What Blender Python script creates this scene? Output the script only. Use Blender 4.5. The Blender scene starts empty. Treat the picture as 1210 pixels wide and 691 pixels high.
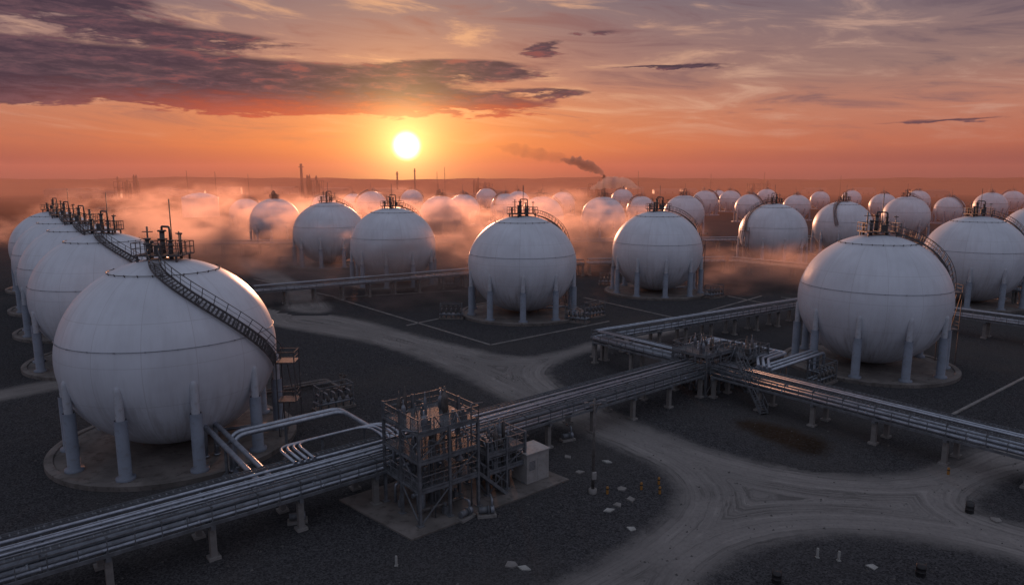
import bpy, math, random
import numpy as np
from mathutils import Vector, Matrix
random.seed(7)
rad=math.radians
scene=bpy.context.scene
COL=scene.collection
scene.view_settings.view_transform='Standard'
scene.view_settings.look='None'
scene.view_settings.exposure=0

def lin(r,g,b):
    def f(c):
        c/=255.
        return c/12.92 if c<=.04045 else ((c+.055)/1.055)**2.4
    return (f(r),f(g),f(b),1)

# ---------------------------------------------------------------- nodes
class N:
    def __init__(s,tree):
        s.t=tree
    def put(s,sock,val):
        if isinstance(val,bpy.types.NodeSocket): s.t.links.new(val,sock)
        elif val is not None: sock.default_value=val
    def new(s,t): return s.t.nodes.new(t)
    def m(s,op,a,b=None,c=None,clamp=False):
        n=s.new('ShaderNodeMath'); n.operation=op; n.use_clamp=clamp
        s.put(n.inputs[0],a)
        if b is not None: s.put(n.inputs[1],b)
        if c is not None: s.put(n.inputs[2],c)
        return n.outputs[0]
    def smooth(s,x,a,b,lo=0.,hi=1.):
        n=s.new('ShaderNodeMapRange'); n.interpolation_type='SMOOTHSTEP'
        s.put(n.inputs['Value'],x)
        n.inputs['From Min'].default_value=a; n.inputs['From Max'].default_value=b
        n.inputs['To Min'].default_value=lo; n.inputs['To Max'].default_value=hi
        return n.outputs[0]
    def sep(s,v):
        n=s.new('ShaderNodeSeparateXYZ'); s.put(n.inputs[0],v); return n.outputs
    def comb(s,x,y,z):
        n=s.new('ShaderNodeCombineXYZ')
        s.put(n.inputs[0],x); s.put(n.inputs[1],y); s.put(n.inputs[2],z); return n.outputs[0]
    def noise(s,v,scale,detail=3,rough=.5,dist=0.):
        n=s.new('ShaderNodeTexNoise'); s.put(n.inputs['Vector'],v)
        n.inputs['Scale'].default_value=scale; n.inputs['Detail'].default_value=detail
        n.inputs['Roughness'].default_value=rough; n.inputs['Distortion'].default_value=dist
        return n.outputs[0]
    def vor(s,v,scale):
        n=s.new('ShaderNodeTexVoronoi'); s.put(n.inputs['Vector'],v)
        n.inputs['Scale'].default_value=scale
        return n
    def ramp(s,f,stops):
        n=s.new('ShaderNodeValToRGB'); s.put(n.inputs[0],f)
        e=n.color_ramp.elements
        while len(e)<len(stops): e.new(.5)
        for i,(p,c) in enumerate(stops):
            e[i].position=p; e[i].color=c
        return n.outputs[0]
    def mix(s,f,a,b,mode='MIX'):
        n=s.new('ShaderNodeMix'); n.data_type='RGBA'; n.blend_type=mode; n.clamp_factor=True
        s.put(n.inputs[0],f); s.put(n.inputs[6],a); s.put(n.inputs[7],b)
        return n.outputs[2]
    def coord(s,k='Object'):
        return s.new('ShaderNodeTexCoord').outputs[k]

def mat_base(name):
    m=bpy.data.materials.new(name); m.use_nodes=True
    return m,N(m.node_tree),m.node_tree.nodes['Principled BSDF']

def simple(name,col,rough=.6,metal=0.,var=.25,scale=2.,dirt=(.03,.025,.022,1),dirtamt=.3,bump=0.):
    m,n,b=mat_base(name)
    c=n.coord('Object')
    a=n.noise(c,scale,2,.6)
    d=n.noise(c,scale*4.3,2,.6)
    c1=tuple(min(1,x*(1+var)) for x in col[:3])+(1,)
    c2=tuple(x*(1-var) for x in col[:3])+(1,)
    cc=n.mix(n.smooth(a,.3,.7),c2,c1)
    cc=n.mix(n.m('MULTIPLY',n.smooth(d,.5,.75),dirtamt),cc,dirt)
    n.put(b.inputs['Base Color'],cc)
    n.put(b.inputs['Roughness'],n.smooth(d,.2,.8,max(.05,rough-.12),min(1,rough+.12)))
    b.inputs['Metallic'].default_value=metal
    return m

M_steel=simple('painted_steel_grey',(.13,.138,.15),.65,.1,.25,1.5,(.07,.05,.04,1),.25)
M_stair=simple('stair_steel',(.10,.092,.095),.6,.2,.25,1.5,(.09,.04,.02,1),.3)
M_rust=simple('weathered_brown_steel',(.11,.10,.095),.65,.15,.3,2.,(.08,.05,.035,1),.35)
M_pipe=simple('galvanised_pipe',(.38,.41,.46),.40,.7,.15,1.2,(.12,.1,.09,1),.35)
M_pipe2=simple('insulated_pipe',(.22,.24,.27),.45,.4,.2,1.1,(.12,.09,.07,1),.4)
M_conc=simple('concrete',(.20,.19,.18),.85,0,.2,.6,(.08,.07,.06,1),.5)
M_stone=simple('loose_stone',(.09,.085,.08),.9,0,.4,.6)
M_pad=simple('tank_foundation_concrete',(.14,.125,.115),.85,0,.25,.35,(.05,.04,.035,1),.6)
M_leg=simple('leg_fireproofing',(.18,.205,.25),.65,0,.12,.5,(.13,.11,.10,1),.4)
M_legtop=simple('leg_white_paint',(.42,.44,.48),.5,0,.08,.6,(.22,.18,.15,1),.35)
M_cab=simple('cabinet_paint',(.31,.30,.29),.5,0,.1,1.,(.2,.16,.12,1),.4)
M_yel=simple('safety_yellow',(.32,.15,.03),.5,0,.2,2.)
M_white=simple('white_marker',(.32,.32,.30),.6,0,.15,2.)
M_black=simple('black_plastic',(.02,.02,.022),.5,0,.2,2.)
M_far=simple('far_steel',(.03,.027,.027),.8,.1,.2,.3)

# tank shell
def shell_mat():
    m,n,b=mat_base('white_tank_paint')
    c=n.coord('Object'); x,y,z=n.sep(c)[:3]
    az=n.m('ARCTAN2',y,x)
    def line(v,w):
        fr=n.m('FRACT',v); d=n.m('ABSOLUTE',n.m('SUBTRACT',fr,.5))
        return n.m('SUBTRACT',1,n.smooth(d,w*.4,w))
    s1=line(n.m('ADD',n.m('MULTIPLY',az,14/(2*math.pi)),.5),.010)
    zz=n.m('MULTIPLY',n.m('SUBTRACT',z,1.2),1/3.6)
    s2=line(zz,.010)
    seam=n.m('MAXIMUM',s1,s2)
    st=n.noise(n.comb(n.m('MULTIPLY',az,9.),n.m('MULTIPLY',z,.16),0.),1.6,4,.65)
    big=n.noise(c,.16,3,.6)
    pl=n.new('ShaderNodeTexWhiteNoise')
    n.put(pl.inputs[0],n.comb(n.m('FLOOR',n.m('MULTIPLY',az,14/(2*math.pi))),n.m('FLOOR',n.m('ADD',zz,.5)),3.))
    base=n.mix(n.smooth(big,.3,.7),(.58,.60,.65,1),(.70,.73,.79,1))
    base=n.mix(n.m('MULTIPLY',pl.outputs[0],.10),base,(.50,.50,.54,1))
    low=n.smooth(z,9.0,2.5,.0,.5)
    base=n.mix(n.m('MULTIPLY',n.smooth(st,.4,.75),n.m('ADD',.12,low)),base,(.27,.24,.23,1))
    base=n.mix(n.m('MULTIPLY',seam,.28),base,(.25,.22,.21,1))
    n.put(b.inputs['Base Color'],base)
    n.put(b.inputs['Roughness'],n.smooth(st,.2,.8,.36,.52))
    bp=n.new('ShaderNodeBump'); bp.inputs['Strength'].default_value=.3; bp.inputs['Distance'].default_value=.05
    n.put(bp.inputs['Height'],n.noise(c,.45,1))
    n.put(b.inputs['Normal'],bp.outputs[0])
    return m
M_shell=shell_mat()

def gravel_color(n,c):
    v=n.vor(c,9.5); cell=n.sep(v.outputs['Color'])[0]
    fine=n.noise(c,16.,2,.7)
    med=n.noise(c,.9,4,.65); big=n.noise(c,.045,4,.6)
    col=n.mix(cell,(.022,.022,.024,1),(.088,.086,.090,1))
    col=n.mix(n.m('MULTIPLY',n.smooth(fine,.45,.8),.5),col,(.105,.10,.10,1))
    col=n.mix(n.m('MULTIPLY',n.smooth(med,.45,.75),.25),col,(.034,.033,.034,1))
    col=n.mix(n.m('MULTIPLY',n.smooth(big,.42,.68),.55),col,(.078,.072,.068,1))
    h=fine
    return col,h

def ground_mat():
    m,n,b=mat_base('gravel_ground')
    c=n.coord('Object'); x,y,z=n.sep(c)[:3]
    col,h=gravel_color(n,c)
    fl=n.noise(c,.006,4,.6); fp=n.vor(n.comb(n.m('MULTIPLY',x,.0016),n.m('MULTIPLY',y,.0030),0.),1.)
    field=n.mix(n.smooth(fl,.35,.65),(.022,.015,.014,1),(.055,.038,.032,1))
    field=n.mix(n.m('MULTIPLY',n.sep(fp.outputs['Color'])[0],.6),field,(.018,.014,.013,1))
    d=n.m('SQRT',n.m('ADD',n.m('MULTIPLY',x,x),n.m('MULTIPLY',y,y)))
    col=n.mix(n.smooth(n.m('ADD',d,n.m('MULTIPLY',fl,300.)),520.,800.),col,field)
    n.put(b.inputs['Base Color'],col); b.inputs['Roughness'].default_value=1.
    b.inputs['Specular IOR Level'].default_value=.0
    bp=n.new('ShaderNodeBump'); bp.inputs['Strength'].default_value=.9; bp.inputs['Distance'].default_value=.05
    n.put(bp.inputs['Height'],h); n.put(b.inputs['Normal'],bp.outputs[0])
    return m
M_ground=ground_mat()

def blend_mat(name,inner,inner2,tracks,w0,w1,nz):
    m,n,b=mat_base(name)
    c=n.coord('Object')
    g,h=gravel_color(n,c)
    at=n.new('ShaderNodeAttribute'); at.attribute_name='edge'; d=at.outputs['Fac']
    ns=n.noise(c,.5,5,.7); n2=n.noise(c,3.,5,.78); n3=n.noise(c,.09,3,.6)
    e=n.m('ADD',d,n.m('ADD',n.m('MULTIPLY',n.m('SUBTRACT',ns,.5),nz),n.m('MULTIPLY',n.m('SUBTRACT',n2,.5),1.8)))
    f=n.smooth(e,w0,w1)
    col=n.mix(n.smooth(n3,.3,.7),inner,inner2)
    col=n.mix(n.m('MULTIPLY',n.smooth(n2,.42,.75),.45),col,(.10,.094,.09,1))
    if tracks:
        tr=n.noise(n.comb(n.m('ADD',n.m('MULTIPLY',d,1.6),n.m('ADD',n.m('MULTIPLY',n3,1.8),n.m('MULTIPLY',ns,.5))),n.m('MULTIPLY',n3,2.),0.),1.15,5,.8)
        vary=n.smooth(n.noise(c,.14,2,.6),.35,.65,.45,1.)
        col=n.mix(n.m('MULTIPLY',n.m('MULTIPLY',n.smooth(tr,.48,.62),.75),vary),col,(.09,.084,.08,1))
        col=n.mix(n.m('MULTIPLY',n.m('MULTIPLY',n.smooth(tr,.46,.34),.6),vary),col,(.32,.298,.28,1))
    col=n.mix(f,g,col)
    n.put(b.inputs['Base Color'],col); b.inputs['Roughness'].default_value=1.
    b.inputs['Specular IOR Level'].default_value=.0
    bp=n.new('ShaderNodeBump'); bp.inputs['Strength'].default_value=.6; bp.inputs['Distance'].default_value=.05
    n.put(bp.inputs['Height'],n2); n.put(b.inputs['Normal'],bp.outputs[0])
    return m
M_road=blend_mat('dirt_road',(.195,.182,.174,1),(.245,.228,.216,1),True,-1.0,1.6,2.2)
M_stain=blend_mat('oil_stain',(.022,.015,.011,1),(.045,.029,.019,1),False,-.2,2.4,3.5)

# ---------------------------------------------------------------- mesh builder
class MB:
    def __init__(s): s.v=[];s.f=[];s.mi=[];s.sm=[];s.cur=0
    def add(s,vs,fs,smooth=False):
        o=len(s.v); s.v+= [tuple(q) for q in vs]
        for f in fs: s.f.append(tuple(i+o for i in f)); s.mi.append(s.cur); s.sm.append(smooth)
    def box(s,c,d,rz=0.):
        x,y,z=d[0]/2,d[1]/2,d[2]/2; ca,sa=math.cos(rz),math.sin(rz)
        vs=[]
        for a,b_,e in [(-x,-y,-z),(x,-y,-z),(x,y,-z),(-x,y,-z),(-x,-y,z),(x,-y,z),(x,y,z),(-x,y,z)]:
            vs.append((c[0]+a*ca-b_*sa,c[1]+a*sa+b_*ca,c[2]+e))
        s.add(vs,[(0,3,2,1),(4,5,6,7),(0,1,5,4),(1,2,6,5),(2,3,7,6),(3,0,4,7)])
    def beam(s,p0,p1,w,h=None):
        h=h or w; p0=Vector(p0);p1=Vector(p1); t=(p1-p0)
        if t.length<1e-6: return
        t.normalize(); up=Vector((0,0,1)) if abs(t.z)<.95 else Vector((0,1,0))
        a=t.cross(up).normalized()*w/2; b_=a.cross(t).normalized()*h/2
        vs=[p0-a-b_,p0+a-b_,p0+a+b_,p0-a+b_,p1-a-b_,p1+a-b_,p1+a+b_,p1-a+b_]
        s.add(vs,[(0,3,2,1),(4,5,6,7),(0,1,5,4),(1,2,6,5),(2,3,7,6),(3,0,4,7)])
    def tube(s,pts,r,n=8,closed=False,jit=None):
        pts=[Vector(p) for p in pts]; k=len(pts)
        tang=[]
        for i in range(k):
            if closed: t=pts[(i+1)%k]-pts[i-1]
            else: t=pts[min(i+1,k-1)]-pts[max(i-1,0)]
            tang.append(t.normalized())
        up=Vector((0,0,1)) if abs(tang[0].z)<.9 else Vector((1,0,0))
        a=tang[0].cross(up).normalized(); vs=[]
        rs=r if isinstance(r,(list,tuple)) else [r]*k
        for i in range(k):
            a=(a-tang[i]*a.dot(tang[i])).normalized(); b_=tang[i].cross(a)
            for j in range(n):
                q=2*math.pi*j/n
                vs.append(pts[i]+(a*math.cos(q)+b_*math.sin(q))*rs[i]*(jit.uniform(.78,1.22) if jit else 1))
        fs=[]
        for i in range(k if closed else k-1):
            for j in range(n):
                i2=(i+1)%k
                fs.append((i*n+j,i*n+(j+1)%n,i2*n+(j+1)%n,i2*n+j))
        if not closed:
            fs.append(tuple(range(n-1,-1,-1))); fs.append(tuple(range((k-1)*n,k*n)))
        s.add(vs,fs,True)
        if not closed: s.sm[-1]=s.sm[-2]=False
    def lathe(s,prof,n=24,c=(0,0,0),smooth=True):
        vs=[];fs=[]
        for r,z in prof:
            for j in range(n):
                q=2*math.pi*j/n; vs.append((c[0]+r*math.cos(q),c[1]+r*math.sin(q),c[2]+z))
        for i in range(len(prof)-1):
            for j in range(n):
                fs.append((i*n+j,i*n+(j+1)%n,(i+1)*n+(j+1)%n,(i+1)*n+j))
        s.add(vs,fs,smooth)
    def cyl(s,p0,p1,r,n=12): s.tube([p0,p1],r,n)
    def mesh(s,name,mats):
        me=bpy.data.meshes.new(name); me.from_pydata(s.v,[],s.f)
        for m in (mats if isinstance(mats,list) else [mats]): me.materials.append(m)
        me.polygons.foreach_set('material_index',s.mi); me.polygons.foreach_set('use_smooth',s.sm); me.update()
        return me
    def obj(s,name,mats,parent=None,loc=None):
        return mkobj(name,s.mesh(name,mats),parent,loc)

def mkobj(name,me,parent=None,loc=None,rz=0.):
    o=bpy.data.objects.new(name,me); COL.objects.link(o)
    if parent: o.parent=parent
    if loc: o.location=loc
    if rz: o.rotation_euler[2]=rz
    return o
def tag(o,label,cat=None,group=None,kind=None):
    o['label']=label
    if cat:o['category']=cat
    if group:o['group']=group
    if kind:o['kind']=kind
    return o
def empty(name,loc,rz,label,cat,group=None):
    o=bpy.data.objects.new(name,None); COL.objects.link(o); o.location=loc; o.rotation_euler[2]=rz
    o.empty_display_size=.5
    return tag(o,label,cat,group)

def fillet(path,r=.6,k=5):
    P=[Vector(p) for p in path]; out=[P[0]]
    for i in range(1,len(P)-1):
        a=P[i-1]-P[i]; b_=P[i+1]-P[i]; rr=min(r,a.length*.45,b_.length*.45)
        A=P[i]+a.normalized()*rr; B=P[i]+b_.normalized()*rr
        for j in range(k+1):
            t=j/k; out.append(A*(1-t)**2+P[i]*2*t*(1-t)+B*t*t)
    out.append(P[-1]); return out

# ---------------------------------------------------------------- ground
g=MB(); S=9000
g.add([(-S,-S,0),(S,-S,0),(S,S,0),(-S,S,0)],[(0,1,2,3)])
tag(g.obj('ground',M_ground),'dark crushed gravel ground fading to dry fields',kind='structure')

def chaikin(P,it=2):
    for _ in range(it):
        Q=[]
        for i in range(len(P)):
            a=P[i];b_=P[(i+1)%len(P)]
            Q+= [(a[0]*.75+b_[0]*.25,a[1]*.75+b_[1]*.25),(a[0]*.25+b_[0]*.75,a[1]*.25+b_[1]*.75)]
        P=Q
    return P
def sheet(name,poly,mat,label,z,cell=.7,margin=3.2,it=2):
    P=np.array(chaikin(poly,it)); A=P; B=np.roll(P,-1,0)
    x0,y0=P.min(0)-margin-cell; x1,y1=P.max(0)+margin+cell
    nx=int((x1-x0)/cell)+1; ny=int((y1-y0)/cell)+1
    X,Y=np.meshgrid(x0+np.arange(nx)*cell,y0+np.arange(ny)*cell)
    pts=np.stack([X.ravel(),Y.ravel()],1); dist=np.full(len(pts),1e9); ins=np.zeros(len(pts),bool)
    for a,b_ in zip(A,B):
        ab=b_-a; L=ab@ab
        if L<1e-9: continue
        t=np.clip(((pts-a)@ab)/L,0,1); d=np.hypot(*(pts-(a+t[:,None]*ab)).T); dist=np.minimum(dist,d)
        c1=(a[1]>pts[:,1])!=(b_[1]>pts[:,1])
        xi=a[0]+(pts[:,1]-a[1])*(b_[0]-a[0])/((b_[1]-a[1]) or 1e-9)
        ins^= c1&(pts[:,0]<xi)
    sd=np.where(ins,dist,-dist); keep=sd>-margin
    idx=-np.ones(len(pts),int)
    K=keep.reshape(ny,nx)
    ok=K[:-1,:-1]&K[1:,:-1]&K[:-1,1:]&K[1:,1:]
    jj,ii=np.nonzero(ok)
    q=np.stack([jj*nx+ii,jj*nx+ii+1,(jj+1)*nx+ii+1,(jj+1)*nx+ii],1)
    used=np.unique(q); idx[used]=np.arange(len(used)); q=idx[q]
    v=np.column_stack([pts[used],np.full(len(used),z)])
    me=bpy.data.meshes.new(name); me.from_pydata(v.tolist(),[],q.tolist()); me.materials.append(mat)
    at=me.attributes.new('edge','FLOAT','POINT'); at.data.foreach_set('value',sd[used].astype(np.float32))
    me.update(); return tag(mkobj(name,me),label,kind='structure')

ROAD=[(-53.6,139.4),(-47.1,135.7),(-33.8,130.4),(-23.9,121.8),(-14.9,111.6),(-5.9,103.5),(0.6,98.3),(5.8,100.3),(13.1,108.6),(20.1,114.5),(30,121),(31,117),(19.2,108),(12.4,102.4),(6.7,95.5),(4.6,90.2),(6,84.4),(9.5,77.7),(14.2,70.5),(18.8,63.9),(23.1,59.9),(28.4,57.6),(34.3,57.3),(39.6,59.9),(46.3,63.9),(53.1,67.6),(81.2,79.3),(68,65.7),(45.8,57.6),(41,55.1),(36.3,51.3),(38.9,48.3),(42.8,46.1),(48,40),(43,36),(35.2,43.3),(31,45.9),(24.8,47),(19.5,46.3),(15,43.8),(11.6,39.9),(7,28),(-8,26),(0.8,39.4),(5.5,43.3),(9.7,47),(12.9,51.3),(14,54.6),(13.5,58.9),(10.4,63.5),(6.6,68),(2.4,73.2),(-1.5,79.3),(-6.1,87),(-13,96.9),(-22.5,107.4),(-32.4,113.5),(-39.7,118.2),(-45.5,121.8)]
sheet('dirt_road',ROAD,M_road,'pale dirt road with curved tyre tracks',.010)
sheet('dirt_track',[(-90,60),(-66.9,79.3),(-60.9,87),(-54,92),(-50,90),(-58.4,81.3),(-63.2,74.7),(-86,54)],M_road,'narrow pale dirt track beside tank foundation',.014)
sheet('dirt_lane',[(-46.5,133.9),(-49.7,151.9),(-61.1,171),(-75.5,191.7),(-95,230),(-88,232),(-55.7,175),(-43,151.9),(-33.8,130.4)],M_road,'pale dirt lane between tank rows',.018,cell=1.2)
sheet('oil_stain',[(22.7,71.3),(26.1,73.2),(29.7,70.5),(32.6,66.8),(32.7,63.5),(30.1,60.4),(26.9,61.4),(24.4,65.7)],M_stain,'brown oily patch soaked into gravel',.022,cell=.5)
def kerb(a,b_):
    m=MB(); a=Vector((*a,.06)); b_=Vector((*b_,.06)); m.beam(a,b_,.35,.14)
    tag(m.obj('kerb',M_conc),'low concrete kerb edging gravel area',kind='structure')
for a,b_ in [((-39.5,149.7),(-3.4,105.7)),((-3.4,105.7),(18,124)),((16,149.7),(33,124)),((-19,120.3),(-7.6,133.9)),((49.3,73.2),(75,93)),((48.7,151.9),(57,136)),((28,122.5),(56.3,151.9)),((-68.1,178.4),(-38.6,149.7)),((-62,108),(-44,124)),((-39.5,149.7),(-12,160)),((60,150),(100,118))]:
    kerb(a,b_)

# ---------------------------------------------------------------- spherical tank
R=9.75; RZ=9.0; CZ=9.55; TOP=CZ+RZ
def sp(th,az,off=0.):
    p=Vector((R*math.sin(th)*math.cos(az),R*math.sin(th)*math.sin(az),RZ*math.cos(th)))
    nn=Vector((p.x/R**2,p.y/R**2,p.z/RZ**2)).normalized()
    return p+nn*off+Vector((0,0,CZ)),nn
def add_shell(m,n=72,k=40):
    m.lathe([(max(.001,R*math.sin(math.pi*i/k)),CZ-RZ*math.cos(math.pi*i/k)) for i in range(k+1)],n)
def add_foundation(m):
    m.lathe([(11.3,0),(11.3,.45),(10.9,.5),(10.6,.5),(10.5,.35),(.01,.38)],64,smooth=False)
def add_leg(m,x=0,y=0,n=14):
    m.cur=0; m.lathe([(.8,.35),(.8,.6),(.53,.62),(.53,5.6),(.48,5.7)],n,(x,y,0))
    m.cur=1; m.lathe([(.36,5.65),(.36,8.2),(.30,8.5),(.18,8.65),(.02,8.7)],n,(x,y,0))
def add_ring(m,th,off=.18,r=.07,n=72,stand=True):
    pts=[sp(th,2*math.pi*i/n,off)[0] for i in range(n)]
    m.tube(pts,r,6,closed=True)
    if stand:
        for i in range(0,n,3):
            a,_=sp(th,2*math.pi*i/n,-.05); b_,_=sp(th,2*math.pi*i/n,off+.08); m.beam(a,b_,.08)
def rail(m,pts,h=1.1,post=1.2,r=.035,mid=True,up=None):
    U=Vector((0,0,1))
    for i in range(len(pts)-1):
        a=Vector(pts[i]);b_=Vector(pts[i+1]); L=(b_-a).length; k=max(1,round(L/post))
        for j in range(k+1):
            q=a.lerp(b_,j/k); m.beam(q,q+U*h,r*2)
        m.beam(a+U*h,b_+U*h,r*2.2)
        if mid: m.beam(a+U*h*.55,b_+U*h*.55,r*1.6)
def add_platform(m,w=4.4,d=3.2,z=None):
    z=z or TOP+.35
    m.box((0,0,z),(w,d,.12))
    for k in range(-4,5): m.box((k*w/9,0,z+.07),(.06,d,.05))
    for a in (-1,1):
        for b_ in (-1,1): m.beam((a*w*.42,b_*d*.42,z-1.0),(a*w*.42,b_*d*.42,z),.16)
    x,y=w/2,d/2; rail(m,[(-x,-y,z),(x,-y,z),(x,y,z),(-x,y,z),(-x,-y,z)],1.2,.9,.03)
def add_valves(m):
    z=TOP+.4
    for x,y,h,r in [(-1.2,-.5,1.5,.2),(-.2,.4,2.2,.24),(.9,-.3,1.3,.18),(1.3,.8,1.9,.14),(-1.6,.9,1.1,.15)]:
        m.cyl((x,y,z-.6),(x,y,z+h),r,10); m.cyl((x,y,z+h*.6),(x,y,z+h*.6+.12),r*1.9,10); m.cyl((x,y,z+h-.1),(x,y,z+h+.05),r*1.7,10)
    m.tube(fillet([(-.2,.4,z+2.2),(-.2,.4,z+2.6),(.9,-.3,z+2.6),(.9,-.3,z+1.3)],.3),.11,8)
    m.box((.1,-1.1,z+.5),(.7,.4,.9))
def add_mast(m):
    m.cyl((.6,.6,TOP+.4),(.6,.6,TOP+5.6),.055,6)
    m.cyl((-1.5,.2,TOP+.4),(-1.5,.2,TOP+3.0),.09,6); m.beam((-2.0,.2,TOP+2.5),(-1.0,.2,TOP+2.5),.09)
    m.cyl((1.9,-.6,TOP+.4),(1.9,-.6,TOP+2.6),.06,6); m.beam((1.6,-.6,TOP+2.4),(2.2,-.6,TOP+2.4),.12)
def add_stair(m,az0,az1,th0=rad(13),th1=rad(84),w=.9):
    K=46; L=[];Rr=[];nor=[]
    cs=[sp(th0+(th1-th0)*i/K,az0+(az1-az0)*(i/K),.34) for i in range(K+1)]
    for i in range(K+1):
        p,nn=cs[i]; t=(cs[min(i+1,K)][0]-cs[max(i-1,0)][0]).normalized()
        sd=t.cross(nn).normalized(); L.append(p+sd*w/2);Rr.append(p-sd*w/2)
        nor.append((nn*.75+Vector((0,0,.75))).normalized())
    for side in (L,Rr):
        for i in range(K):
            m.beam(side[i],side[i+1],.06,.19)
            m.beam(side[i]+nor[i]*1.0,side[i+1]+nor[i+1]*1.0,.06)
            m.beam(side[i]+nor[i]*.52,side[i+1]+nor[i+1]*.52,.035)
            if i%3==0: m.beam(side[i],side[i]+nor[i]*1.0,.05)
    for i in range(K): 
        a=(L[i]+L[i+1])/2;b_=(Rr[i]+Rr[i+1])/2; m.beam(a,b_,.24,.03)
    for i in range(3,K,6):
        q,nn=cs[i]; m.beam(q,q-nn*.38,.08)
def add_tower(m,az1,th1=rad(84)):
    p,nn=sp(th1,az1,1.0); tz=p.z-.1; d=Vector((nn.x,nn.y,0)).normalized(); t=Vector((-d.y,d.x,0))
    c=Vector((p.x,p.y,0))+t*.9+d*.3; rz=math.atan2(d.y,d.x)
    lev=[tz,tz*.5]
    for z in lev: m.box((c.x,c.y,z),(1.9,1.9,.08),rz)
    for a in (-.9,.9):
        for b_ in (-.9,.9):
            q=c+d*a+t*b_; m.beam((q.x,q.y,.1),(q.x,q.y,tz+1.1),.10)
    for z0 in [v+1.05 for v in lev]+[v+.55 for v in lev]+[lev[0]-.1,lev[1]-.1]:
        for a,b_,e,f in [(-.9,-.9,.9,-.9),(.9,-.9,.9,.9),(.9,.9,-.9,.9)]:
            q=c+d*a+t*b_; r_=c+d*e+t*f; m.beam((q.x,q.y,z0),(r_.x,r_.y,z0),.05)
    zs=lev+[.3]
    for i in range(2):
        sgn=1 if i%2==0 else -1; o=d*(.5*sgn)
        for e in (-.3,.3):
            q=c+o+d*e-t*.85*sgn; r_=c+o+d*e+t*.85*sgn; m.beam((q.x,q.y,zs[i]),(r_.x,r_.y,zs[i+1]),.05,.14)
LEGR=9.55; NL=10
def part_meshes():
    D={}
    m=MB(); add_foundation(m); D['foundation']=m.mesh('foundation',M_pad)
    m=MB(); add_shell(m); D['shell']=m.mesh('tank_shell',M_shell)
    m=MB(); add_leg(m); D['leg']=m.mesh('leg',[M_leg,M_legtop])
    m=MB(); add_ring(m,rad(30),.12,.035); D['r1']=m.mesh('spray_ring',M_rust)
    m=MB(); add_ring(m,rad(77),.07,.028); D['r2']=m.mesh('spray_ring',M_pipe2)
    m=MB(); add_platform(m); D['platform']=m.mesh('top_platform',M_stair)
    m=MB(); add_valves(m); D['valve']=m.mesh('relief_valve_cluster',M_stair)
    m=MB(); add_mast(m); D['mast']=m.mesh('mast',M_stair)
    for k,(a0,a1,t1) in {'wide':(rad(-84),rad(2),rad(98)),'tight':(rad(-22),rad(0),rad(84))}.items():
        m=MB(); add_stair(m,a0,a1,rad(13),t1); D['stair_'+k]=m.mesh('access_stair',M_stair)
        m=MB(); add_tower(m,a1,t1); D['tower_'+k]=m.mesh('stair_tower',M_stair)
    m=MB(); m.tube(fillet([(0,0,1.2),(0,0,.75),(5,0,.75),(9,0,.75)],.4),.2,10); m.cyl((3,0,.75),(3.2,0,.75),.4,10); m.cyl((3.1,0,.75),(3.1,0,1.5),.06,6)
    D['drain']=m.mesh('bottom_pipe',M_pipe2)
    return D
PM=part_meshes()
GRP='white spherical gas tanks across the site'
def tank(loc,rz,kind,label,full=True,legrot=0.,sc=1.,mast=True):
    e=empty('spherical_tank',(loc[0],loc[1],0),rz,label,'gas tank',GRP)
    e.scale=(sc,sc,1+(sc-1)*.4)
    mkobj('foundation',PM['foundation'],e); mkobj('tank_shell',PM['shell'],e)
    for i in range(NL):
        a=legrot-rz+2*math.pi*(i+.5)/NL
        mkobj('leg',PM['leg'],e,(LEGR*math.cos(a),LEGR*math.sin(a),0))
    mkobj('top_platform',PM['platform'],e); mkobj('relief_valve_cluster',PM['valve'],e)
    mkobj('access_stair',PM['stair_'+kind],e)
    mkobj('spray_ring',PM['r1'],e); mkobj('spray_ring',PM['r2'],e)
    if full: mkobj('stair_tower',PM['tower_'+kind],e); mkobj('bottom_pipe',PM['drain'],e,None,-rz+rad(20))
    if mast: mkobj('mast',PM['mast'],e)
    return e
LBL='white spherical gas tank on concrete legs with rooftop platform'
tank((-33.5,65.4),rad(0),'wide','large white spherical gas tank with stair draped across its face')
tank((2,132.1),rad(35),'tight','white spherical tank with curved stair beside gravel yard',sc=1.08)
tank((50.6,94.4),rad(-5),'tight','white spherical tank on legs with arched stair above pipe rack')
for p,rz,k,ms in [((-58.3,97.4),8,'wide',True),((-74.5,118.2),10,'wide',False),((-90.5,139),12,'wide',True),((-110,165),12,'wide',False)]:
    tank(p,rad(rz),k,'white spherical tank in a row with draped stair',mast=ms)
for p,rz,k,sc in [((33.6,157.8),15,'tight',1.05),((-29.8,171),60,'tight',1.08),((-55.8,209.1),60,'tight',1.1),((97.4,143.3),-5,'tight',1.),((80.6,211.3),200,'tight',1.03),((153.4,199.1),0,'tight',1.)]:
    tank(p,rad(rz),k,LBL,sc=sc)
for p in [(-95.1,275.6),(116.2,240.7),(40.3,303.6),(13.4,308.1),(83.2,332.5),(176.8,308.1),(-33,317.4)]:
    tank(p,rad(random.uniform(0,360)),'tight',LBL,False,random.random())
m=MB(); m.cur=0; add_shell(m,40,22); m.cur=1; m.lathe([(11.3,0),(11.3,.4),(.01,.45)],32)
m.cur=1
for i in range(NL):
    a=2*math.pi*i/NL; m.lathe([(.6,.4),(.6,6),(.47,6.1),(.47,8.6),(.02,9)],8,(LEGR*math.cos(a),LEGR*math.sin(a),0))
m.cur=2; add_platform(m); add_ring(m,rad(78),.1,.07,36,False)
for i in range(12):
    p0,n0=sp(rad(13+5.5*i),rad(-22+2*i),.9); p1,_=sp(rad(13+5.5*(i+1)),rad(-22+2*(i+1)),.9); m.beam(p0,p1,1.0,.9)
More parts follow.
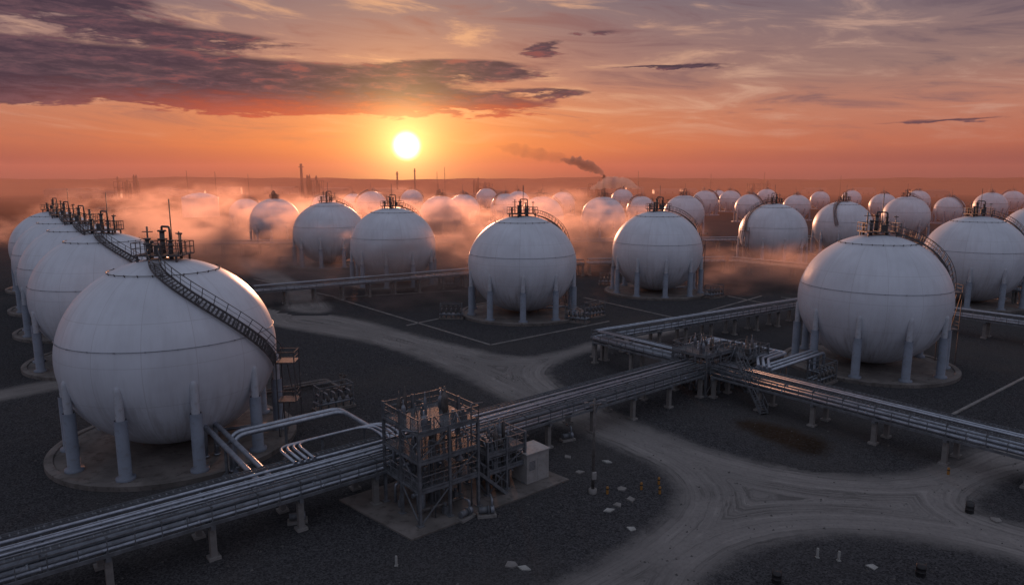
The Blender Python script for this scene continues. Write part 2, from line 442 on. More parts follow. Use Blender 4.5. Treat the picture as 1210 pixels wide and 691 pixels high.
m.cyl((.6,.6,TOP+.4),(.6,.6,TOP+5.6),.09,5); m.cyl((-.6,0,TOP),(-.6,0,TOP+2.2),.3,6); m.cyl((-1.5,.2,TOP+.4),(-1.5,.2,TOP+3.0),.12,5)
FARM=m.mesh('distant_spherical_tank',[M_shell,M_leg,M_steel])
FP=[(-139.8,361.1),(-27.8,394.9),(-4.2,426.8),(37.6,508.9),(77,410.2),(95.2,594.5),(142.4,508.9),(178.2,563),(147.6,426.8),(183.9,444.8),(273.3,611.6),(250.4,464.3),(323,548.4),(261,410.2),(302.8,435.6),(310,629.7),(-117,426.8),(-117.3,508.9),(-90.6,444.8),(-81.8,563),(-22.6,611.6),(232.5,629.7),(200.1,669.3),(420.2,578.3),(5,540)]
rr_=random.Random(21)
for p in FP:
    o=mkobj('spherical_tank',FARM,None,(p[0],p[1],0),random.uniform(0,6.28)); s_=rr_.uniform(.84,1.); o.scale=(s_,s_,s_)
    tag(o,LBL,'gas tank',GRP)
e=empty('storage_tank',(-219.8,485.6,0),0,'flat domed cylindrical storage tank on gravel','storage tank')
m=MB(); m.lathe([(12,0),(12,13)],48); m.obj('tank_wall',M_shell,e)
m=MB(); m.lathe([(12.2,13),(12.2,13.3),(9,15),(5,16.2),(.01,16.8)],48); m.obj('roof',M_shell,e)
m=MB(); m.lathe([(12.1,14.3),(12.1,14.36)],36)
for i in range(24):
    a=i*math.pi/12; m.beam((12*math.cos(a),12*math.sin(a),13.2),(12*math.cos(a),12*math.sin(a),14.4),.1)
m.obj('railing',M_steel,e)

# ---------------------------------------------------------------- pipe racks
def rack(p0,p1,w,zd,radii,label,bay=6.2,trays=2):
    p0=Vector(p0);p1=Vector(p1); L=(p1-p0).length; rz=math.atan2(p1.y-p0.y,p1.x-p0.x)
    e=empty('pipe_rack',(p0.x,p0.y,0),rz,label,'pipe rack','elevated pipe racks crossing the site')
    nb=max(1,round(L/bay)); b_=L/nb
    cm=MB(); cm.box((0,0,zd/2-.15),(.42,.42,zd-.3)); cm.box((0,0,.1),(.8,.8,.2)); cm=cm.mesh('column',M_conc)
    bm=MB(); bm.box((0,0,zd-.17),(.3,w+.2,.28)); bm=bm.mesh('cross_beam',M_steel)
    for i in range(nb+1):
        x=min(max(i*b_,.3),L-.3)
        for y in (-w/2+.35,w/2-.35): mkobj('column',cm,e,(x,y,0))
        mkobj('cross_beam',bm,e,(x,0,0))
    for y in (-w/2,w/2):
        m=MB()
        m.box((L/2,y,zd+.10),(L,.10,.24)); m.box((L/2,y+(.0),zd+1.2),(L,.07,.09)); m.box((L/2,y,zd+.72),(L,.04,.05))
        k=int(L/1.55)
        for i in range(k+1):
            x=i*L/k; m.box((x,y,zd+.7),(.06,.06,1.0))
        m.obj('side_rail',M_steel,e)
    m=MB(); k=int(L/3.1)
    for i in range(k+1): m.box((min(max(i*L/k,.1),L-.1),0,zd+.12),(.14,w-.16,.14)); m.box((min(max(i*L/k,.1),L-.1),0,zd+1.33),(.12,w+.12,.10))
    m.obj('pipe_support',M_steel,e)
    n_=len(radii); y=-w/2+.25; tot=sum(radii)*2; gap=(w-.5-tot)/max(1,n_-1)
    for j,r in enumerate(radii):
        y+=r; m=MB(); off=.02*((j*7)%3)
        m.cyl((-.3,y,zd+.19+r),(L+.3,y,zd+.19+r),r,12)
        kk=int(L/9)
        for i in range(1,kk+1): m.cyl((i*9-off*30,y,zd+.19+r),(i*9+.14-off*30,y,zd+.19+r),r*1.28,12)
        m.obj('pipe',M_pipe if j%2==0 else M_pipe2,e); y+=r+gap
    for j in range(trays):
        yy=(-w/2+.45) if j==0 else (w/2-.5)
        m=MB(); z=zd+1.44
        for s_ in (-.28,.28): m.box((L/2,yy+s_,z),(L,.03,.12))
        k=int(L/.45)
        for i in range(k): m.box(((i+.5)*L/k,yy,z-.03),(.08,.54,.03))
        m.obj('cable_tray',M_steel,e)
    for yy,r in (((-.35,.09),(0,.06),(.3,.10)) if w<4.2 else ((-.95,.09),(-.35,.12),(.15,.06),(.75,.12))):
        m=MB(); m.cyl((0,yy,zd+1.38+r),(L,yy,zd+1.38+r),r,8); m.obj('conduit',M_pipe,e)
    return e
rack((-36.5,33.4),(21.8,81.2),4.4,2.6,[.12,.2,.10,.26,.10,.18,.14,.22,.12],'long steel pipe rack on concrete stubs carrying silver pipes')
rack((25.3,80.6),(53,45.8),3.6,2.5,[.2,.12,.26,.14,.2,.12],'pipe rack with silver pipes crossing above dirt road')
rack((21.5,85.0),(12.6,96.0),3.0,3.0,[.26,.26,.2,.26],'short pipe rack carrying thick silver pipes',trays=1)
rack((12.4,97.5),(62,130.5),2.6,2.8,[.2,.14,.25,.14],'pipe rack behind gravel island with silver pipes',trays=1)
rack((64,130),(98,88),2.8,2.8,[.2,.14,.3,.14],'pipe rack passing behind white tank',trays=1)
rack((-53,138.5),(19,186),2.6,3.0,[.2,.14,.25,.14],'pipe rack leading through the mist',trays=1)
rack((21,187),(60,192),2.6,3.0,[.2,.2,.25],'pipe rack between misty tanks',trays=1)
rack((62,192),(125,118),2.6,3.0,[.2,.2,.25],'pipe rack between distant tanks',trays=1)
rack((-10,240),(150,262),2.6,3.5,[.3,.2,.3],'pipe rack between distant tanks',trays=1)
rack((-170,235),(-20,243),2.6,3.5,[.3,.2,.3],'pipe rack between distant tanks',trays=1)
e=empty('rack_cover',(46.2,54.3,0),math.atan2(-34.8,27.7),'grey metal cover box straddling pipe rack','equipment box')
m=MB(); m.box((0,0,3.5),(1.7,3.9,1.6)); m.obj('housing',M_cab,e); m=MB(); m.box((0,0,4.34),(1.9,4.1,.08)); m.obj('lid',M_steel,e)

def piperun(paths,r,label,mat=M_pipe,supports=(),name='pipe_run',fr=.6):
    base=paths[0][0]; e=empty(name,(base[0],base[1],0),0,label,'pipes')
    for P in paths:
        m=MB(); F=fillet([(p[0]-base[0],p[1]-base[1],p[2]) for p in P],fr,6); m.tube(F,r,12)
        for i in (0,-1):
            a=F[i]; b2=F[1] if i==0 else F[-2]; d=(b2-a).normalized(); m.cyl(a,a+d*.15,r*1.4,12)
        m.obj('pipe',mat,e)
    for sx,sy,h in supports:
        m=MB(); m.box((sx-base[0],sy-base[1],.15),(.7,.7,.3)); m.beam((sx-base[0],sy-base[1],.3),(sx-base[0],sy-base[1],h),.2); m.box((sx-base[0],sy-base[1],h),(1.5,.2,.14),rad(38)); m.obj('pipe_stand',M_steel,e)
    return e
def off(P,dx,dy,dz=0): return [(a+dx,b_+dy,c_+dz) for a,b_,c_ in P]
P=[(-28.6,60.6,.4),(-28.6,60.6,3.5),(-19.2,48.7,3.5),(-19.2,48.7,2.9)]
piperun([P,off(P,.75,.6)],.22,'thick silver pipes running from tank foundation onto rack',M_pipe,[(-25.2,57,3.1),(-21.6,52.4,3.1)])
P=[(-24.9,57.5,.4),(-24.9,57.5,3.9),(-17.0,64.1,3.9),(-11.2,57.0,3.9),(-8.2,59.2,3.9)]
piperun([P,off(P,.6,-.75,.0)],.22,'silver pipes bending from tank toward process frame',M_pipe,[(-21,60.5,3.7),(-13.6,60,3.7)],fr=1.1)
P=[(-16.8,50.2,4.25),(-19.3,53.3,4.25),(-15.7,56.3,4.25),(-13.0,58.4,4.25),(-11.2,56.2,4.25),(-10.2,55,3.2)]
piperun([P,off(P,.4,.32,.0),off(P,.8,.64,0),off(P,1.2,.96,0)],.12,'silver pipes bending beside the main rack',M_pipe,[(-16.4,56.2,4.1)],fr=1.2)
P=[(24,87.6,4.2),(29.2,91.8,4.2),(35.0,84.6,4.2),(31.5,81.6,4.2),(30.0,77.0,4.2)]
piperun([P,off(P,-.45,.55,0),off(P,-.9,1.1,0)],.19,'flat silver expansion loop beside junction platform',M_pipe,[(29.3,91.4,3.9),(34.6,84.8,3.9)])
P=[(29.5,77.6,3.6),(41.0,87.2,3.6),(41.0,87.2,.8)]
piperun([P,off(P,-.5,.6,0),off(P,-1.,1.2,0)],.19,'silver pipes joining tank and rack',M_pipe,[(34,81.7,3.3),(38,85,3.3)])
P=[(-30.5,80,.6),(-24,84.9,.6),(-21,81.2,.6),(-21,81.2,2.5)]
piperun([P,off(P,.6,-.8,.0)],.18,'low pipes beside tank stair',M_rust)

# ---------------------------------------------------------------- steel process frames
def frame(loc,rz,w,d,levels,nx,ny,label,equip=1,stairdir=1,name='process_frame',rseed=1):
    rnd=random.Random(rseed)
    e=empty(name,(loc[0],loc[1],0),rz,label,'steel platform')
    xs=[-w/2+w*i/nx for i in range(nx+1)]; ys=[-d/2+d*i/ny for i in range(ny+1)]; top=levels[-1]
    for x in xs:
        for y in ys:
            m=MB(); H=top+(rnd.choice([0,.0,1.2]) if equip else 0)
            m.box((x,y,H/2),(.20,.06,H)); m.box((x,y-.10,H/2),(.20,.04,H)); m.box((x,y+.10,H/2),(.20,.04,H)); m.box((x,y,.1),(.5,.5,.2))
            m.obj('column',M_steel,e)
    for z in levels:
        m=MB()
        for y in ys: m.box((0,y,z-.15),(w+.2,.14,.24))
        for x in xs: m.box((x,0,z-.14),(.14,d+.2,.20))
        m.obj('floor_beam',M_steel,e)
        m=MB(); n_=int(w/.16)
        for i in range(n_): m.box((-w/2+(i+.5)*w/n_,0,z+.03),(.09,d,.05))
        n2=int(d/.8)
        for i in range(n2+1): m.box((0,-d/2+i*d/n2,z+.0),(w,.04,.03))
        m.obj('grating_floor',M_steel,e)
        m=MB(); x,y=w/2+.05,d/2+.05; rail(m,[(-x,-y,z),(x,-y,z),(x,y,z),(-x,y,z),(-x,-y,z)],1.1,1.1,.025)
        for q in ((0,-y),(0,y)): m.box((q[0],q[1],z+.1),(w,.02,.15))
        m.obj('railing',M_steel,e)
    lv=[0]+levels
    for i in range(len(levels)):
        z0,z1=lv[i]+.1,lv[i+1]-.3
        a,b_=(xs[0],xs[1]) if i%2==0 else (xs[-2],xs[-1])
        for P0,P1 in (((a,-d/2,z0),(b_,-d/2,z1)),((-w/2,ys[0],z0),(-w/2,ys[1],z1)),((w/2,ys[-1],z0),(w/2,ys[-2],z1))):
            m=MB(); m.beam(P0,P1,.09); m.obj('bracing',M_steel,e)
    if equip:
        for k in range(8):
            x=rnd.uniform(-w*.38,w*.38);y=rnd.uniform(-d*.38,d*.38); z=top+.06; r=rnd.uniform(.12,.26); h=rnd.uniform(.7,2.1)
            m=MB(); m.lathe([(r*.7,0),(r*.7,.2),(r,.25),(r,h*.7),(r*.75,h*.85),(r*.3,h*.95),(r*.25,h),(r*.25,h+.35),(.01,h+.36)],14,(x,y,z)); m.cyl((x,y,z+h*.4),(x+r*2.,y,z+h*.4),r*.25,8)
            m.obj('vessel',M_rust if k%2 else M_pipe2,e)
        for i,z in enumerate([.0]+levels[:-1]):
            hh=levels[i]-z-.7
            for k in range(2):
                x=rnd.uniform(-w*.36,w*.36);y=rnd.uniform(-d*.3,d*.3); r=rnd.uniform(.2,.34); h2=hh*rnd.uniform(.6,1)
                m=MB(); m.lathe([(.01,.25),(r*.6,.3),(r,.5),(r,h2*.8),(r*.6,h2*.93),(.12,h2),(.12,h2+.2),(.01,h2+.2)],16,(x,y,z)); m.obj('pressure_vessel',M_rust if k else M_pipe2,e)
            for k in range(4):
                y=-d/2+.7+(d-1.4)*k/3; r=rnd.uniform(.08,.2)
                m=MB(); x0=-w/2+.3+rnd.random(); x1=w/2-.3-rnd.random()*1.5; zz=z+.25+rnd.uniform(.3,.9)
                if k%2==0:
                    m.cyl((x0,y,zz),(x1,y,zz),r,12); m.cyl((x0+.6,y,zz),(x0+.75,y,zz),r*1.4,12); m.cyl((x1-.9,y,zz),(x1-.75,y,zz),r*1.4,12)
                    for q in (x0+.9,x1-1.): m.box((q,y,(z+.05+zz)/2),(.15,r*1.4,zz-z-.05))
                    m.obj('horizontal_vessel',M_pipe2 if k else M_rust,e)
                else:
                    m.tube(fillet([(x0,y,z+.1),(x0,y,zz+.8),(rnd.uniform(-.5,.8),y,zz+.8),(rnd.uniform(.2,1.2),y+.5,zz+.8),(x1-.5,y+.3,zz+.8),(x1-.5,y+.3,z+.1)],.3),.07+rnd.random()*.06,8)
                    m.obj('pipe',M_pipe,e)
            if z>0:
                for k in range(2):
                    m=MB(); x=rnd.uniform(-w*.4,w*.4); m.cyl((x,-d/2,z-.42-.1*k),(x,d/2,z-.42-.1*k),rnd.uniform(.05,.1),8); m.obj('pipe',M_pipe2,e)
        for k in range(12):
            m=MB()
            x=rnd.uniform(-w*.48,w*.48);y=rnd.choice([-d/2+.15,-d/2+.4,d/2-.15,rnd.uniform(-d/3,d/3)]); z0=rnd.choice([0]+levels[:-1]); 
            m.tube(fillet([(x,y,z0+.1),(x,y,top+rnd.uniform(-2.,1.5)),(x+rnd.uniform(-1.5,1.5),y,top+rnd.uniform(-1.5,1.2))],.2),rnd.uniform(.04,.08),8)
            m.obj('riser_pipe',M_pipe2 if k%2 else M_steel,e)
        for k in range(14):
            m=MB()
            x=rnd.uniform(-w*.42,w*.42);y=rnd.uniform(-d*.42,d*.42); z=rnd.choice([0.05]+levels); m.box((x,y,z+.35),(rnd.uniform(.25,.6),rnd.uniform(.25,.55),.65)); m.cyl((x,y,z+.6),(x,y,z+1.0),.14,10)
            m.obj('valve_box',M_steel,e)
    m=MB(); z=levels[0]; x0=w/2+.1; run=z*1.05
    for y in (-d/2+.2,-d/2+1.05):
        m.beam((x0,y,z),(x0+run,y,.1),.07,.26); m.beam((x0,y,z+1),(x0+run,y,1.1),.06)
        for i in range(6):
            t=i/5; m.beam((x0+run*t,y,z*(1-t)+.1),(x0+run*t,y,z*(1-t)+1.05),.05)
    for i in range(int(z/.2)): 
        t=(i+.5)/int(z/.2); m.box((x0+run*t,-d/2+.62,z*(1-t)),(.25,.85,.04))
    if stairdir: m.obj('stair',M_steel,e)
    return e
A38=rad(38.7)
frame((-6.5,51.9),A38,5.4,5.4,[2.9,5.2,7.4],2,2,'three level grey steel process frame crowded with vessels and pipes',rseed=3)
frame((-1.4,55.7),A38,4.0,3.0,[2.1,3.6],2,1,'low steel platform beside process frame',1,0,rseed=5)
frame((24,83.4),A38,5.6,5.0,[3.2,5.0],2,1,'steel junction platform with railings above pipe racks',1,0,rseed=8)
frame((29.6,84.2),A38,4.4,3.6,[2.6,4.4],2,1,'lower steel platform with valves beside junction',1,0,rseed=12)
e=empty('steel_stair',(26.9,78.3,0),rad(-75),'dark steel stair leading down from junction platform','stair')
m=MB()
for y in (-.45,.45):
    m.beam((0,y,4.9),(5.2,y,.1),.08,.28); m.beam((0,y,5.9),(5.2,y,1.1),.06)
    for i in range(7): t=i/6; m.beam((5.2*t,y,4.9-4.8*t),(5.2*t,y,5.9-4.8*t),.06)
m.obj('stringer',M_steel,e); m=MB()
for i in range(22): t=(i+.5)/22; m.box((5.2*t,0,4.9-4.8*t),(.26,.9,.04))
m.obj('tread',M_steel,e)
m=MB(); P=[(-14.2,52.5),(-7.3,46.2),(5.0,56.4),(-1.6,63)]
m.add([(x,y,0) for x,y in P]+[(x,y,.13) for x,y in P],[(4,5,6,7),(0,1,5,4),(1,2,6,5),(2,3,7,6),(3,0,4,7)])
tag(m.obj('concrete_slab',M_pad),'concrete slab under process frame',kind='structure')

e=empty('equipment_cabin',(1.6,56.9,.13),A38,'grey metal equipment cabin on concrete slab','cabin')
m=MB(); m.box((0,0,1.3),(2.5,2.1,2.6)); m.obj('body',M_cab,e)
m=MB(); m.box((0,0,2.66),(2.7,2.3,.1)); m.obj('roof',M_cab,e)
m=MB(); m.box((.4,-1.065,1.1),(.9,.03,2.0)); m.obj('door',M_cab,e)
for i in range(7):
    m=MB(); m.box((-.65,-1.07,1.2+i*.12),(.65,.03,.05)); m.obj('vent_louvre',M_steel,e)

def manifold(loc,rz,sc=1.):
    e=empty('valve_manifold',(loc[0],loc[1],0),rz,'cluster of pipes and hand valves on small skid','valve manifold','valve manifolds beside the tanks')
    for k,me,p in MANI: mkobj(k,me,e,p)
MANI=[]
m=MB(); m.box((0,0,.15),(4.6,2.0,.3)); MANI.append(('skid_base',m.mesh('skid_base',M_pad),None))
for y in (-.6,.1,.7):
    m=MB(); m.cyl((-2.2,y,.9),(2.2,y,.9),.14,10); MANI.append(('header_pipe',m.mesh('header_pipe',M_pipe2),None))
lp=MB(); lp.tube(fillet([(0,-.6,.3),(0,-.6,1.9),(0,.7,1.9),(0,.7,.9)],.25),.1,8); lp=lp.mesh('loop_pipe',M_pipe2)
hv=MB(); hv.lathe([(.2,1.2),(.24,1.35),(.2,1.5),(.04,1.9),(.04,2.5),(.28,2.5),(.28,2.56),(.02,2.56)],12,(0,-.6,0)); hv=hv.mesh('hand_valve',M_rust)
for i,x in enumerate((-1.8,-.9,0,.9,1.8)):
    MANI.append(('loop_pipe',lp,(x,0,0))); MANI.append(('hand_valve',hv,(x,0,0)))
m=MB()
for x in (-2,2):
    for y in (-.85,.85): m.beam((x,y,.3),(x,y,2.9),.1)
for y in (-.85,.85): m.beam((-2,y,2.9),(2,y,2.9),.1)
for x in (-2,2): m.beam((x,-.85,2.9),(x,.85,2.9),.1)
MANI.append(('support_frame',m.mesh('support_frame',M_steel),None))
for loc,rz in [((-20.5,75.5),38),((12,123.5),-30),((15.8,128.5),40),((-11.5,127),0),((40,85.2),38),((62,105),20),((45,150),30),((-16,165),10),((-41,182),40),((-41,200),10),((68,205),0),((94,205),30),((84,132),30),((-68,205),0),((-47,122),30),((-63,140),40),((24,169),0),((110,155),0),((8,180),20),((-5,210),50),((30,230),0),((-82,172),30)]:
    manifold(loc,rad(rz))

e=empty('floodlight_mast',(6.8,54,0),rad(20),'thin unlit floodlight mast with concrete foot','light mast')
m=MB(); m.lathe([(.35,0),(.35,.35),(.01,.4)],16); m.obj('base',M_conc,e)
m=MB(); m.tube([(0,0,.3),(0,0,8.2)],[.14,.08],10); m.beam((-.9,0,7.7),(.9,0,7.7),.09); m.beam((-.4,0,7.7),(0,0,7.1),.05); m.beam((.4,0,7.7),(0,0,7.1),.05); m.obj('pole',M_rust,e)
for x in (-.8,.8):
    m=MB(); m.box((x,-.1,7.9),(.36,.22,.26)); m.box((x,-.22,7.9),(.42,.03,.32)); m.obj('floodlight',M_steel,e)
m=MB(); m.box((0,-.2,1.6),(.35,.2,.6)); m.obj('junction_box',M_cab,e)

def small(name,me,loc,rz,label,cat,group): tag(mkobj(name,me,None,(loc[0],loc[1],0),rz),label,cat,group)
m=MB(); m.cur=0; m.lathe([(.11,0),(.11,.58),(.07,.66),(.01,.68)],12); m.cur=1; m.lathe([(.115,.38),(.115,.48)],12); BOL=m.mesh('bollard',[M_yel,M_black])
for l in [(8,53.8),(11,54.6),(12.7,55.6),(12.4,53.8),(39,57.6)]:
    small('bollard',BOL,l,0,'yellow bollard standing on gravel','bollard','yellow bollards on the gravel')
m=MB(); m.lathe([(.09,0),(.09,.68),(.07,.72),(.01,.74)],12); m.box((0,0,.03),(.24,.24,.06)); WP=m.mesh('marker_post',M_white)
for l in [(-7.9,43),(21.3,44),(22.6,43.6)]:
    small('marker_post',WP,l,0,'short white marker post on gravel','marker post','white marker posts on the gravel')
m=MB(); m.lathe([(.3,0),(.3,.28),(.32,.3),(.3,.32),(.3,.6),(.32,.62),(.3,.64),(.3,.9),(.27,.9),(.27,.86),(.01,.86)],18); BA=m.mesh('barrel',M_black)
for l in [(27.2,41.8),(17.3,41),(36.2,50.5)]:
    small('barrel',BA,l,0,'black ribbed drum standing on gravel','barrel','black drums on the gravel')
def slabmesh(seed):
    r=random.Random(seed); k=r.randint(4,6); P=[(r.uniform(.3,.6)*math.cos(2*math.pi*i/k),r.uniform(.25,.5)*math.sin(2*math.pi*i/k)) for i in range(k)]
    m=MB(); t=r.uniform(.05,.12); m.add([(x,y,0) for x,y in P]+[(x,y,t+.05*i/k) for i,(x,y) in enumerate(P)],[tuple(range(k,2*k))]+[(i,(i+1)%k,k+(i+1)%k,k+i) for i in range(k)])
    return m.mesh('broken_slab',[M_conc,M_white][seed%3==1])
SL=[slabmesh(i) for i in range(5)]
for i,l in enumerate([(0,43),(.8,42.6),(8.6,51.8),(9.8,52.7),(9.1,47.9),(9.3,54.6),(7.7,50.8),(6.0,58),(5.3,61.4),(24.6,42.8),(37.4,49.2),(8.9,60.3)]):
    small('broken_slab',SL[i%5],l,random.uniform(0,6),'broken concrete slab lying on gravel','rubble','broken slabs on the gravel')
for l,rz in [((-16.5,49.0),.3),((-3.6,49.6),.9),((5.6,65.7),.5),((-2.0,50.0),.2)]:
    e=empty('pump_unit',(l[0],l[1],0),rz,'small dark pump with pipe stub on gravel','pump','small pumps on the gravel')
    m=MB(); m.box((0,0,.1),(1.5,.8,.2)); m.obj('base',M_conc,e)
    m=MB(); m.cyl((-.6,0,.5),(.1,0,.5),.26,12); m.cyl((.1,0,.5),(.2,0,.5),.33,12); m.obj('motor',M_steel,e)
    m=MB(); m.cyl((.3,0,.5),(.6,0,.5),.3,12); m.tube(fillet([(.45,0,.5),(.45,0,1.3),(.45,.9,1.3)],.2),.09,8); m.obj('pump_head',M_pipe2,e)
m=MB(); rnd=random.Random(11)
for i in range(2600):
    d=rnd.uniform(36,110)**1.0; a=rnd.uniform(-.7,.75); x=d*math.tan(a); y=d
    if abs(x)>60: continue
    s_=rnd.choice([.06,.08,.1,.12,.16]); 
    vs=[(x+s_*rnd.uniform(.5,1)*math.cos(k*math.pi/2.5),y+s_*rnd.uniform(.5,1)*math.sin(k*math.pi/2.5),-.01) for k in range(5)]+[(x+rnd.uniform(-.3,.3)*s_,y+rnd.uniform(-.3,.3)*s_,s_*rnd.uniform(.5,.9))]
    m.add(vs,[(k,(k+1)%5,5) for k in range(5)])
tag(m.obj('loose_stones',M_stone),'loose stones scattered over gravel',kind='stuff')

# ---------------------------------------------------------------- far things
def stack(x,y,h,r,label):
    e=empty('chimney_stack',(x,y,0),0,label,'chimney','thin stacks and masts beyond the tanks')
    m=MB(); m.lathe([(r*1.5,0),(r,h*.3),(r*.85,h),(r*.6,h),(r*.6,h-2)],16); m.obj('shaft',M_far,e)
    m=MB(); m.lathe([(r*1.5,h*.9),(r*1.7,h*.9),(r*1.7,h*.92),(r*1.2,h*.92)],12); m.obj('gallery',M_far,e)
stack(-275,905,46,1.9,'tall dark brick chimney stack on horizon')
stack(83.7,629.7,30,1.5,'short steel stack trailing dark smoke')
stack(-150,905,36,1.2,'thin flare stack on hazy horizon'); stack(-127,905,40,1.0,'thin flare stack on hazy horizon')
def mast(x,y,h):
    e=empty('lattice_mast',(x,y,0),0,'thin lattice mast rising above haze','mast','thin stacks and masts beyond the tanks')
    m=MB()
    for a in range(3): m.beam((.9*math.cos(a*2.1),.9*math.sin(a*2.1),0),(.15*math.cos(a*2.1),.15*math.sin(a*2.1),h),.22)
    m.obj('mast_frame',M_far,e); m=MB()
    for i in range(12):
        z=h*i/12; q=.9*(1-i/12)+.15
        for a in range(3): m.beam((q*math.cos(a*2.1),q*math.sin(a*2.1),z),(q*math.cos((a+1)*2.1),q*math.sin((a+1)*2.1),z+h/12),.12)
    m.obj('lattice',M_far,e)
for x,h in [(-425,37),(-388,36),(-345,33),(-98,36),(-88,42),(165,37),(330,35),(260,33),(430,31)]: mast(x,905,h)
def refinery(x,y,w,h,seed):
    r=random.Random(seed); e=empty('refinery_unit',(x,y,0),0,'dark refinery columns and frames on horizon','refinery','refinery units on the horizon')
    for k in range(6):
        m=MB(); q=r.uniform(-w/2,w/2); hh=h*r.uniform(.5,1); m.lathe([(1.4,0),(1.4,hh*.9),(.8,hh*.96),(.3,hh),(.01,hh)],12,(q,r.uniform(-4,4),0)); m.obj('column',M_far,e)
    m=MB()
    for k in range(5):
        x0=-w/2+w*k/4
        for yy in (-4,4): m.beam((x0,yy,0),(x0,yy,h*.7),.7)
    for z in (.25,.45,.7):
        for yy in (-4,4): m.beam((-w/2,yy,h*z),(w/2,yy,h*z),.7)
        m.box((0,0,h*z),(w,8,.5))
    m.obj('steel_frame',M_far,e)
refinery(-258,905,20,35,1); refinery(-505,905,28,33,2); refinery(-40,960,26,29,3); refinery(350,980,30,28,4); refinery(120,980,24,28,5)
def shed(x,y,w,d,h,rz):
    e=empty('warehouse',(x,y,0),rz,'low dark industrial shed with shallow gable roof','warehouse','low industrial sheds beyond tanks')
    m=MB(); m.box((0,0,h/2),(w,d,h)); m.obj('wall',M_stair,e)
    m=MB(); m.add([(-w/2-.5,-d/2-.5,h),(w/2+.5,-d/2-.5,h),(w/2+.5,0,h+d*.12),(-w/2-.5,0,h+d*.12),(-w/2-.5,d/2+.5,h),(w/2+.5,d/2+.5,h)],[(0,1,2,3),(3,2,5,4),(0,3,4),(1,5,2)]); m.obj('roof',M_far,e)
    for k in range(4):
        m=MB(); m.box((-w/2+w*(k+.5)/4,-d/2-.03,2),(3,.06,4)); m.obj('door',M_far,e)
rnd=random.Random(5)
for i in range(26): shed(rnd.uniform(-700,650),rnd.uniform(790,1300),rnd.uniform(25,70),rnd.uniform(14,24),rnd.uniform(6,11),rnd.uniform(-.3,.3))
for p in [(-300,520),(380,420),(330,360)]: shed(p[0],p[1],26,14,4,rnd.uniform(-.3,.3))
m=MB(); K=120; vs=[]
for i in range(K+1):
    a=rad(-60+120*i/K); d=7000; h=36+9*math.sin(i*.21)+5*math.sin(i*.57+1)+3*math.sin(i*1.7)
    vs+=[(d*math.sin(a),d*math.cos(a),-1),(d*1.03*math.sin(a),d*1.03*math.cos(a),max(5,h))]
m.add(vs,[(2*i,2*i+2,2*i+3,2*i+1) for i in range(K)],True)
tag(m.obj('hills',M_ground),'low dark ridge along the horizon',kind='structure')

# ---------------------------------------------------------------- mist and smoke
def vol(name,bld,dens,color,label,aniso=.4,absorb=None,loc=None):
    """scattering plus matching absorption, so extinction is neutral and only the albedo is tinted"""
    m=bpy.data.materials.new(name); m.use_nodes=True; t=m.node_tree; t.nodes.remove(t.nodes['Principled BSDF'])
    n=N(t); o=t.nodes['Material Output']; s=n.new('ShaderNodeVolumeScatter')
    s.inputs['Color'].default_value=color; s.inputs['Anisotropy'].default_value=aniso
    d=dens(n) if callable(dens) else dens
    n.put(s.inputs['Density'],d)
    ab=n.new('ShaderNodeVolumeAbsorption')
    if absorb: ab.inputs['Color'].default_value=(0,0,0,1); n.put(ab.inputs['Density'],absorb)
    else: ab.inputs['Color'].default_value=color; n.put(ab.inputs['Density'],d)
    ad=n.new('ShaderNodeAddShader'); t.links.new(s.outputs[0],ad.inputs[0]); t.links.new(ab.outputs[0],ad.inputs[1]); t.links.new(ad.outputs[0],o.inputs['Volume'])
    ob=bld.obj(name,m,None,loc); tag(ob,label,kind='stuff'); return ob
def mistpatch(cx,cy,sx,sy,h,am):
    def dens(n):
        c=n.coord('Object')
        ln=n.new('ShaderNodeVectorMath'); ln.operation='LENGTH'; n.put(ln.inputs[0],c)
        q=n.m('SUBTRACT',1.,ln.outputs['Value'])
        mp=n.new('ShaderNodeMapping'); n.put(mp.inputs[0],c); mp.inputs['Scale'].default_value=(sx,sy,h*2.0); mp.inputs['Location'].default_value=(cx,cy,0)
        ns=n.noise(mp.outputs[0],.06,3,.72)
        return n.m('MULTIPLY',n.m('MULTIPLY',n.smooth(q,.0,.35),n.smooth(n.m('ADD',n.m('MULTIPLY',q,.6),n.m('MULTIPLY',n.m('SUBTRACT',ns,.51),3.2)),.0,1.0)),am)
    m=MB(); m.lathe([(max(.01,math.cos(t))*1.,math.sin(t)) for t in [math.pi/2*i/8 for i in range(9)]],32)
    m.add([(math.cos(2*math.pi*j/32),math.sin(2*math.pi*j/32),0) for j in range(32)],[tuple(range(31,-1,-1))])
    o=vol('mist',m,dens,(.98,.73,.66,1),'low drifting mist between the tanks',.6,None,(cx,cy,.05)); o.scale=(sx,sy,h)
for q in [(-145,300,95,62,28,.05),(-75,218,66,44,26,.065),(-38,270,85,52,25,.06),(14,214,60,46,26,.075),(62,168,42,26,13,.07),(-28,154,60,30,18,.06)]:
    mistpatch(*q)
def plume(path,rs,dens,seed,label,color=(.25,.23,.25,1),absorb=None):
    r=random.Random(seed); m=MB(); F=[Vector(p) for p in path]; pts=[];rr=[]
    for i in range(len(F)-1):
        for j in range(6):
            t=j/6; pts.append(F[i].lerp(F[i+1],t)+Vector((0,0,r.uniform(-.6,.6)*(1+i)*.5))); rr.append((rs[i]*(1-t)+rs[i+1]*t)*r.uniform(.8,1.2))
    pts.append(F[-1]); rr.append(rs[-1])
    m.tube(pts,rr,12,jit=r); vol('smoke',m,dens,color,label,.0,absorb)
plume([(83.7,629.7,29.5),(80,629,33),(70,628,38),(60,627,41),(44,627,43)],[1.2,3.0,5.,5.,1.2],.09,1,'dark smoke trailing from steel stack',(.7,.75,.9,1),absorb=.16)
